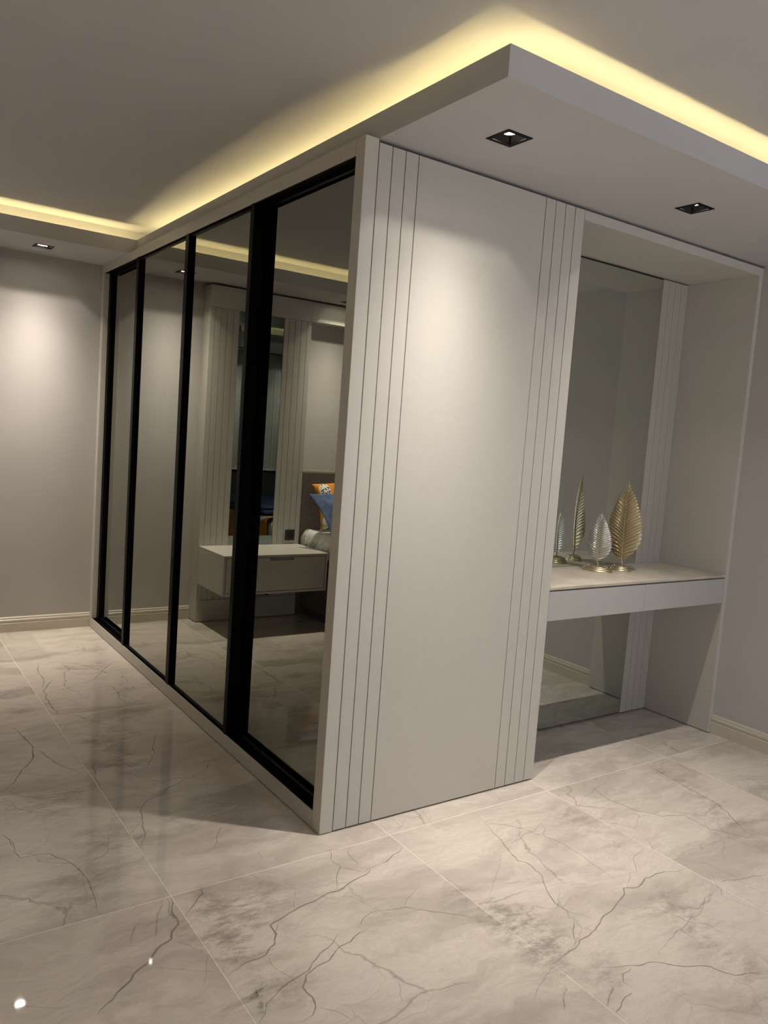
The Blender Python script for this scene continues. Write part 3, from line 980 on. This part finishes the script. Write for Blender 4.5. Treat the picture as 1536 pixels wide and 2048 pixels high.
# ------------------------------------------------------------------ dressing niche
D = 0.3983
XN = 2.3508          # inner face of the right cheek
ZH = 2.3491
VN = empty('niche_surround', (1.7, 0.3, 0), 'cream floor to ceiling niche surround framing the dressing table', 'alcove unit')
box('side_panel', (XN, 0, 0.004), (XR - .0008, D + .02, ZH), m_lacquer, VN, 0.0008)
box('header', (P_END + G, 0, ZH + .0002), (XR - .0008, D + .02, 2.388), m_lacquer, VN, 0.0008)
box('backing_panel', (P_END + .001, D + .010, 0.006), (XN - .001, D + .0195, ZH - .001), m_gap, VN)
bs = (XN - 2.138) / 4
edges = [2.138, 2.1885, 2.240, 2.2945, XN]
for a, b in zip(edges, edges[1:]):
    box('back_strip', (a + .001, D, 0.006), (b - .001, D + .0095, ZH - .006), m_strip_shaded, VN, 0.0006)
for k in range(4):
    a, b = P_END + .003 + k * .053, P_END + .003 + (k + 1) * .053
    box('back_strip', (a + .001, D, 0.006), (b - .001, D + .0095, ZH - .006), m_strip_shaded, VN, 0.0006)
NM = box('wall_mirror', (P_END + .217, D + .002, 0.010), (2.1365, D + .0075, ZH - .010), m_niche_mirror)
NM['label'] = 'tall frameless mirror behind the dressing table'
NM['category'] = 'mirror'

DT = empty('dressing_table', (1.7, 0.2, 0.6947), 'floating dressing table with marble top and two grey drawers', 'dressing table')


def desk_top_mat():
    m = simple('desk_stone', (0.53, 0.47, 0.39), 0.32, noise_amt=0.17, scale=6.0)
    return m


m_desk = desk_top_mat()
ZD, ZDB = 0.8404, 0.6947
box('table_top', (P_END + .001, 0.0, 0.8275), (XN - .001, D - .001, ZD), m_desk, DT, 0.001)
XS = 1.7065
for a, b in ((P_END + .002, XS - .001), (XS + .001, XN - .002)):
    bm = bmesh.new()
    add_box(bm, (a, 0.001, ZDB), (b, 0.019, 0.8215), 0.0008)
    # the drawer box behind the front
    add_box(bm, (a + .02, 0.019, ZDB + .02), (b - .02, 0.33, 0.80))
    link_mesh('drawer', bm, m_drawer, DT)
bm = bmesh.new()
add_box(bm, (P_END + .002, 0.35, ZDB + .004), (XN - .002, D - .002, 0.827))
add_box(bm, (P_END + .002, 0.0195, 0.8225), (XN - .002, 0.35, 0.827))
link_mesh('table_frame', bm, m_drawer, DT)

# ------------------------------------------------------------------ leaf ornaments
def leaf_ornament(x, y, z, height, width, base_w, base_d, stem, label, m_leaf, m_blade, n_leaf, curve, yaw=0.0):
    root = empty('leaf_ornament', (x, y, z), label, 'ornament')
    e = Vector((0.62, -0.785, 0))
    e.rotate(Matrix.Rotation(yaw, 3, 'Z'))
    nrm = Vector((e.y, -e.x, 0))        # towards the viewer
    if nrm.y > 0:
        nrm = -nrm
    o = Vector((x, y, z))

    def P(a, h, d=0.0):
        return o + e * a + nrm * d + Vector((0, 0, h))
    # oval stepped foot
    prof = [(1.0, 0.0), (1.0, 0.004), (0.965, 0.008), (0.90, 0.010), (0.90, 0.012), (0.93, 0.015), (0.91, 0.019), (0.84, 0.022),
            (0.80, 0.0225), (0.80, 0.024), (0.82, 0.0265), (0.80, 0.030), (0.74, 0.032), (0.66, 0.0315), (0.1, 0.0325)]
    FH = 0.72
    bm = bmesh.new()
    rings = []
    n = 48
    for r, h in prof:
        rings.append([bm.verts.new(P(math.cos(t) * base_w / 2 * r, h * FH, math.sin(t) * base_d / 2 * r))
                      for t in [2 * math.pi * k / n for k in range(n)]])
    for a, b in zip(rings, rings[1:]):
        for k in range(n):
            bm.faces.new((a[k], a[(k + 1) % n], b[(k + 1) % n], b[k]))
    bm.faces.new(rings[0])
    bm.faces.new(rings[-1])
    foot = link_mesh('foot', bm, m_gold, root, smooth=True)
    hs = 0.0325 * FH
    # ring of beads on the foot
    bm = bmesh.new()
    nb = 30
    for k in range(nb):
        t = 2 * math.pi * k / nb
        bmesh.ops.create_uvsphere(bm, u_segments=8, v_segments=5, radius=base_w * .021,
                                  matrix=Matrix.Translation(P(math.cos(t) * base_w / 2 * .62, hs, math.sin(t) * base_d / 2 * .62)))
    link_mesh('bead_ring', bm, m_gold, foot, smooth=True)
    # stem and midrib
    z0 = hs + stem

    def bend(h):
        t = h / height
        return curve * (4 * t * (1 - t)) - curve * 0.6 * t
    bm = bmesh.new()
    pts = [P(0.006, hs * .8), P(0.007, hs + stem * .4, .003), P(0.0, hs + stem * .8, .004), P(0, z0, .002)]
    for k in range(1, 13):
        h = height * k / 13
        pts.append(P(0, z0 + h, bend(h) + .0015))
    add_tube(bm, pts, [0.0042, 0.0040, 0.0036, 0.0032] + [0.0026 * (1 - .7 * k / 13) for k in range(1, 13)], 8)
    link_mesh('stem', bm, m_gold, root, smooth=True)

    def half(t):
        if t < .30:
            return width / 2 * math.sin(math.pi / 2 * (t / .30)) ** .62
        u = (t - .30) / .70
        return width / 2 * max(0.0, (1 - u ** 2.1)) * (1 - .05 * u)
    def rise(t0):
        return .018 + .135 * min(1.0, t0 / .22) ** .8 - .05 * t0

    def rim(t0):
        return max(.0015, half(min(.999, t0 + rise(t0))))

    def at(side, t0, u, lift=0.0, over=0.0):
        r_ = rim(t0) * u + over
        h = min(1.02, t0 + rise(t0) * u ** .8) * height
        return P(side * r_, z0 + h, bend(h) - .30 * r_ * r_ / (width / 2) + lift)
    # blade: a thin creased web between the ribs, toothed at the rim
    bm = bmesh.new()
    per = 4
    for side in (-1, 1):
        rows = []
        for k in range(n_leaf * per + 1):
            t0 = k / (n_leaf * per) * .955
            ph = k % per / per
            crease = abs(ph - .5) * 2          # 1 on a rib, 0 between ribs
            row = []
            for q in range(8):
                u = q / 7
                uu = u * (.93 + .07 * crease) if q == 7 else u * .95
                row.append(bm.verts.new(at(side, t0, uu, .0022 * crease * min(1, 3 * u) - .0012)))
            rows.append(row)
        for r0, r1 in zip(rows, rows[1:]):
            for q in range(7):
                bm.faces.new((r0[q], r0[q + 1], r1[q + 1], r1[q]))
    tip = [bm.verts.new(at(-1, .945, .9)), bm.verts.new(at(1, .945, .9)), bm.verts.new(P(0, z0 + height * 1.015, bend(height)))]
    bm.faces.new(tip)
    # raised ribs ending in short points
    bm2 = bmesh.new()
    for side in (-1, 1):
        for k in range(n_leaf):
            t0 = k / n_leaf * .935
            pts = [at(side, t0, u, .0016) for u in (0.02, .25, .5, .75, .95)] + [at(side, t0, 1.0, .002, .0065)]
            add_tube(bm2, pts, [.0014, .0016, .0015, .0014, .0012, .0003], 5)
    link_mesh('leaf_ribs', bm2, m_leaf, root, smooth=True)
    ob = link_mesh('leaf_blade', bm, m_blade, root)
    sol = ob.modifiers.new('thickness', 'SOLIDIFY')
    sol.thickness = 0.0008
    return root


leaf_ornament(1.826, 0.248, ZD, 0.385, 0.172, 0.108, 0.085, 0.034,
              'taller gold metal leaf ornament on a stepped round foot', m_gold, m_gold_dark, 23, 0.012, yaw=-0.15)
leaf_ornament(1.672, 0.270, ZD, 0.232, 0.122, 0.158, 0.100, 0.028,
              'shorter silvery metal leaf ornament on a wide gold foot', m_gold_pale, m_silver_dark, 21, 0.010, yaw=-0.12)

# ------------------------------------------------------------------ bedside wall panel (seen in the mirror)
YP = 3.007
PX0, PX1 = -1.4015, -0.665
BP = empty('wall_panel', (-1.03, 3.07, 0), 'cream grooved wall panel with a smoked mirror behind the bedside drawer', 'wall panel')
ZS, ZT = 0.157, 2.235
box('frame_panel', (PX0, YP + .010, 0.006), (PX1, L_ - .001, 2.386), m_lacquer, BP)
box('skirting_panel', (PX0, YP - .006, 0.005), (PX1, YP + .0095, ZS), m_lacquer, BP, 0.001)
box('top_panel', (PX0, YP, ZT + .001), (PX1, YP + .0095, 2.386), m_lacquer, BP, 0.0006)
for es in ([-.888, -.843, -.795, -.749, -.704, PX1], [PX0, -1.363, -1.313, -1.262, -1.213, -1.174]):
    for a, b in zip(es, es[1:]):
        box('strip', (a + .0012, YP, ZS + .001), (b - .0012, YP + .0095, ZT - .001), m_lacquer, BP, 0.0006)
box('mirror_pane', (-1.173, YP + .003, ZS + .010), (-.889, YP + .0095, ZT - .001), m_smoke_mirror, BP)
OV = box('overhead_panel', (-3.30, YP, 2.243), (PX0 - .001, L_ - .001, 2.386), m_lacquer, bevel=0.0006)
OV['label'] = 'cream boxed beam under the ceiling above the headboard'
OV['category'] = 'beam'

# socket
SK = empty('power_socket', (-1.32, YP, 0.625), 'anthracite wall socket beside the headboard above the bedside drawer', 'socket')
bm = bmesh.new()
add_box(bm, (-1.361, YP - .008, 0.585), (-1.279, YP - .0004, 0.667), 0.002)
pl = link_mesh('cover_plate', bm, m_socket, SK)
bm = bmesh.new()
R_ = Matrix.Rotation(math.radians(90), 4, 'X')
n = 28
rg = []
for r, yy in ((0.021, -.0082), (0.0205, -.011), (0.018, -.011), (0.0175, -.004)):
    rg.append([bm.verts.new((-1.32 + r * math.cos(2 * math.pi * k / n), YP + yy, 0.626 + r * math.sin(2 * math.pi * k / n))) for k in range(n)])
for a, b in zip(rg, rg[1:]):
    for k in range(n):
        bm.faces.new((a[k], a[(k + 1) % n], b[(k + 1) % n], b[k]))
bm.faces.new(rg[-1])
link_mesh('socket_well', bm, m_black, pl, smooth=False)

# ------------------------------------------------------------------ floating bedside drawer
NX0, NX1, NY0, NY1, NZ0, NZ1 = -1.4005, -0.668, 2.556, YP - .001, 0.283, 0.5555
NS = empty('nightstand', (-1.03, 2.8, NZ0), 'floating cream bedside drawer unit mounted on the grooved panel', 'nightstand')
TT = 0.0155
bm = bmesh.new()
add_box(bm, (NX0, NY0, NZ1 - TT), (NX1, NY1, NZ1), .0008)
link_mesh('top_board', bm, m_lacquer, NS)
bm = bmesh.new()
add_box(bm, (NX0, NY0, NZ0), (NX1, NY1, NZ0 + TT), .0008)
add_box(bm, (NX0, NY0, NZ0 + TT), (NX0 + TT, NY1, NZ1 - TT), .0006)
add_box(bm, (NX1 - TT, NY0, NZ0 + TT), (NX1, NY1, NZ1 - TT), .0006)
add_box(bm, (NX0 + TT, NY1 - .01, NZ0 + TT), (NX1 - TT, NY1, NZ1 - TT))
link_mesh('body', bm, m_lacquer, NS)
dx0, dx1, dz0, dz1 = NX0 + TT + .004, NX1 - TT - .004, NZ0 + TT + .004, NZ1 - TT - .004
hx0, hx1, hz = -1.126, -0.940, dz1 - .021
poly = [(dx0, dz0), (dx1, dz0), (dx1, dz1), (hx1, dz1)]
for k in range(7):
    a = -k * math.pi / 12
    poly.append((hx1 - .012 + .012 * math.cos(a), hz + .012 + .012 * math.sin(a)))
for k in range(7):
    a = -math.pi / 2 - k * math.pi / 12
    poly.append((hx0 + .012 + .012 * math.cos(a), hz + .012 + .012 * math.sin(a)))
poly += [(hx0, dz1), (dx0, dz1)]
dr = prism('drawer', poly, 1, NY0 + .0012, NY0 + .019, m_lacquer, NS)
box('finger_recess', (hx0 - .01, NY0 + .032, hz - .01), (hx1 + .01, NY0 + .036, dz1 + .001), m_lacquer, dr)

# ------------------------------------------------------------------ bed
BX0, BX1 = -3.20, -1.455
BD = empty('bed', (-2.3, 2.0, 0), 'brown upholstered bed with white sheet, head against the back wall', 'bed')
bm = bmesh.new()
add_box(bm, (BX0 - .02, 3.035, 0.012), (-1.408, L_ - .002, 1.125), .022, 3)
link_mesh('headboard', bm, m_fabric_brown, BD, smooth=False)
bm = bmesh.new()
add_box(bm, (BX0, 1.05, 0.06), (BX1, 3.034, 0.37), .012, 2)
add_box(bm, (BX0 + .06, 1.12, 0.0), (BX1 - .03, 3.03, 0.06))
link_mesh('bed_base', bm, m_fabric_brown, BD)
bm = bmesh.new()
add_box(bm, (BX0 + .005, 1.06, 0.372), (BX1 - .005, 3.03, 0.645), .045, 4)
mt = link_mesh('mattress', bm, m_mattress, BD, smooth=True)
bm = bmesh.new()
for zz in (0.392, 0.43):
    add_tube(bm, [(BX1 + .001, 3.02, zz), (BX1 + .001, 1.10, zz)], 0.006, 8)
link_mesh('piping', bm, m_white_satin, mt, smooth=True)
# satin sheet over the top and down the side, with folds
bm = bmesh.new()
prof = []
zt_, drop_ = 0.655, 0.165
cols = 34
rowsN = 220
grid = []
for r in range(rowsN + 1):
    yy = 1.06 + (3.025 - 1.06) * r / rowsN
    row = []
    for c in range(cols + 1):
        u = c / cols
        if u < .45:
            x, zz = -2.6 + (BX1 - .045 + 2.6) * (u / .45), zt_
            amp = .003
            ox, oz = 0, 1
        elif u < .62:
            a = (u - .45) / .17 * math.pi / 2
            x, zz = BX1 - .045 + .056 * math.sin(a), zt_ - .056 + .056 * math.cos(a)
            amp = .008
            ox, oz = math.sin(a), math.cos(a)
        else:
            v = (u - .62) / .38
            x, zz = BX1 + .011, zt_ - .056 - v * (drop_ - .056)
            amp = .012
            ox, oz = 1, 0
        q = Vector((yy * 11 + zz * 20, zz * 3, x * 1.5))
        f = (noise.noise(q) * .6 + abs(noise.noise(q * 1.9)) * 1.1 + .55 * math.sin(yy * 95 + zz * 60 + 5 * noise.noise(q * .4))) * amp + amp * .8
        row.append(bm.verts.new((x + ox * f, yy, zz + oz * f)))
    grid.append(row)
for a, b in zip(grid, grid[1:]):
    for c in range(cols):
        bm.faces.new((a[c], a[c + 1], b[c + 1], b[c]))
sh = link_mesh('satin_sheet', bm, m_white_satin, mt, smooth=True)
sh.modifiers.new('thickness', 'SOLIDIFY').thickness = 0.002


def pillow(name, label, corner_lo, corner_hi, width, thick, flange, mat):
    """edge from corner_lo to corner_hi is the pillow's right side; it extends towards -x"""
    lo, hi = Vector(corner_lo), Vector(corner_hi)
    v = (hi - lo)
    hgt = v.length
    v.normalize()
    u = Vector((-1, 0, 0))
    u = (u - v * u.dot(v)).normalized()
    n = u.cross(v).normalized()
    if n.y > 0:
        n = -n
    bm = bmesh.new()
    K = 26
    fr = []
    for side in (1, -1):
        g = []
        for i in range(K + 1):
            row = []
            for j in range(K + 1):
                a, b = i / K, j / K
                da = min(a, 1 - a) * width
                db = min(b, 1 - b) * hgt
                d = min(da, db)
                t = max(0.0, (d - flange)) / (min(width, hgt) / 2 - flange)
                th = thick / 2 * (1 - (1 - min(1, t)) ** 2.4) + .003
                # slightly concave sides
                pa = a * width + (.5 - a) * .05 * math.sin(math.pi * b)
                pb = b * hgt + (.5 - b) * .05 * math.sin(math.pi * a)
                p = lo + u * pa + v * pb
                wv = noise.noise(p * 11) * .012 * min(1, 4 * t + .5) - (.006 if 0 < t < .09 and flange > 0 else 0)
                p = p + n * (side * (th + wv * .6))
                row.append(bm.verts.new(p))
            g.append(row)
        for r0, r1 in zip(g, g[1:]):
            for j in range(K):
                bm.faces.new((r0[j], r0[j + 1], r1[j + 1], r1[j]))
        fr.append(g)
    A, B = fr
    for k in range(K):
        bm.faces.new((A[k][0], A[k + 1][0], B[k + 1][0], B[k][0]))
        bm.faces.new((A[k][K], A[k + 1][K], B[k + 1][K], B[k][K]))
        bm.faces.new((A[0][k], A[0][k + 1], B[0][k + 1], B[0][k]))
        bm.faces.new((A[K][k], A[K][k + 1], B[K][k + 1], B[K][k]))
    o = link_mesh(name, bm, mat, smooth=True)
    o['label'] = label
    o['category'] = 'pillow'
    return o


op = pillow('pillow', 'orange floral pillow standing against the brown headboard', (-1.535, 2.905, 0.672), (-1.475, 2.982, 1.02), 0.62, 0.07, 0.0, m_floral_pillow)
m_floral_pillow.node_tree.nodes['blossom'].inputs[1].default_value = Vector((-1.575, 2.945, 0.985)) - op.location
pillow('pillow', 'blue flanged pillow leaning in front of the orange pillow', (-1.425, 2.57, 0.690), (-1.375, 2.845, 0.955), 0.62, 0.06, 0.045, m_blue)
# bedspread hanging down the side further along the bed
bm = bmesh.new()
grid = []
for r in range(41):
    yy = 1.03 + (2.45 - 1.03) * r / 40
    row = []
    for c in range(25):
        u = c / 24
        if u < .5:
            x, zz, ox, oz = -2.7 + (BX1 + .012 + 2.7) * u / .5, 0.676, 0, 1
        elif u < .65:
            a = (u - .5) / .15 * math.pi / 2
            x, zz, ox, oz = BX1 + .012 + .030 * math.sin(a), 0.646 + .030 * math.cos(a), math.sin(a), math.cos(a)
        else:
            v = (u - .65) / .35
            x, zz, ox, oz = BX1 + .042 + .005 * v, 0.646 - v * .26, 1, 0
        f = .012 + .010 * noise.noise(Vector((yy * 9, x * 3, zz * 4)))
        row.append(bm.verts.new((x + ox * f, yy, zz + oz * f)))
    grid.append(row)
for a, b in zip(grid, grid[1:]):
    for c in range(24):
        bm.faces.new((a[c], a[c + 1], b[c + 1], b[c]))
bs_ = link_mesh('bedspread', bm, m_floral, smooth=True)
bs_['label'] = 'orange floral bedspread hanging over the side of the bed'
bs_['category'] = 'bedspread'
bs_.modifiers.new('thickness', 'SOLIDIFY').thickness = 0.004
bm = bmesh.new()
add_box(bm, (-2.65, 1.10, 0.699), (-1.425, 2.36, 0.735), .016, 3)
add_box(bm, (-2.64, 1.11, 0.7355), (-1.43, 2.32, 0.765), .014, 3)
bl = link_mesh('blanket', bm, m_blue, smooth=True)
bl['label'] = 'folded blue blanket lying on the orange bedspread'
bl['category'] = 'blanket'

# ------------------------------------------------------------------ media wall opposite the bed
MW = empty('wall_panel', (-3.3, TVY - .02, 0), 'pale grooved wall panel on the wall opposite the bed', 'wall panel')
box('backing_panel', (-4.25, TVY - .028, .875), (-2.40, TVY - .016, 2.386), m_gap, MW)
xs = [-4.25, -3.62, -3.575, -3.53, -3.485, -3.44, -3.395, -3.345, -3.30, -3.265, -3.22, -2.40]
for a, b in zip(xs, xs[1:]):
    box('strip', (a + .0015, TVY - .0155, .876), (b - .0015, TVY, 2.386), m_lacquer, MW, .0006)
LB = empty('low_panel', (-3.3, TVY, 0), 'dark slate low wall panel with a white top edge, opposite the bed', 'wall panel')
box('board', (-4.25, TVY - .028, 0.004), (-2.40, TVY + .03, 0.862), m_slate, LB, .001)
box('top_edge', (-4.25, TVY - .028, 0.8622), (-2.40, TVY + .034, 0.8745), m_lacquer, LB, .001)

# glass of the added window
bm = bmesh.new()
add_box(bm, (WX0 + .045, YF - .108, WZ0 + .045), (WX1 - .045, YF - .104, WZ1 - .045))
mg, ntg, bg = new_mat('added_window_glass')
bg.inputs['Transmission Weight'].default_value = 1.0
bg.inputs['Roughness'].default_value = 0.0
bg.inputs['IOR'].default_value = 1.45
link_mesh('pane', bm, mg, win)
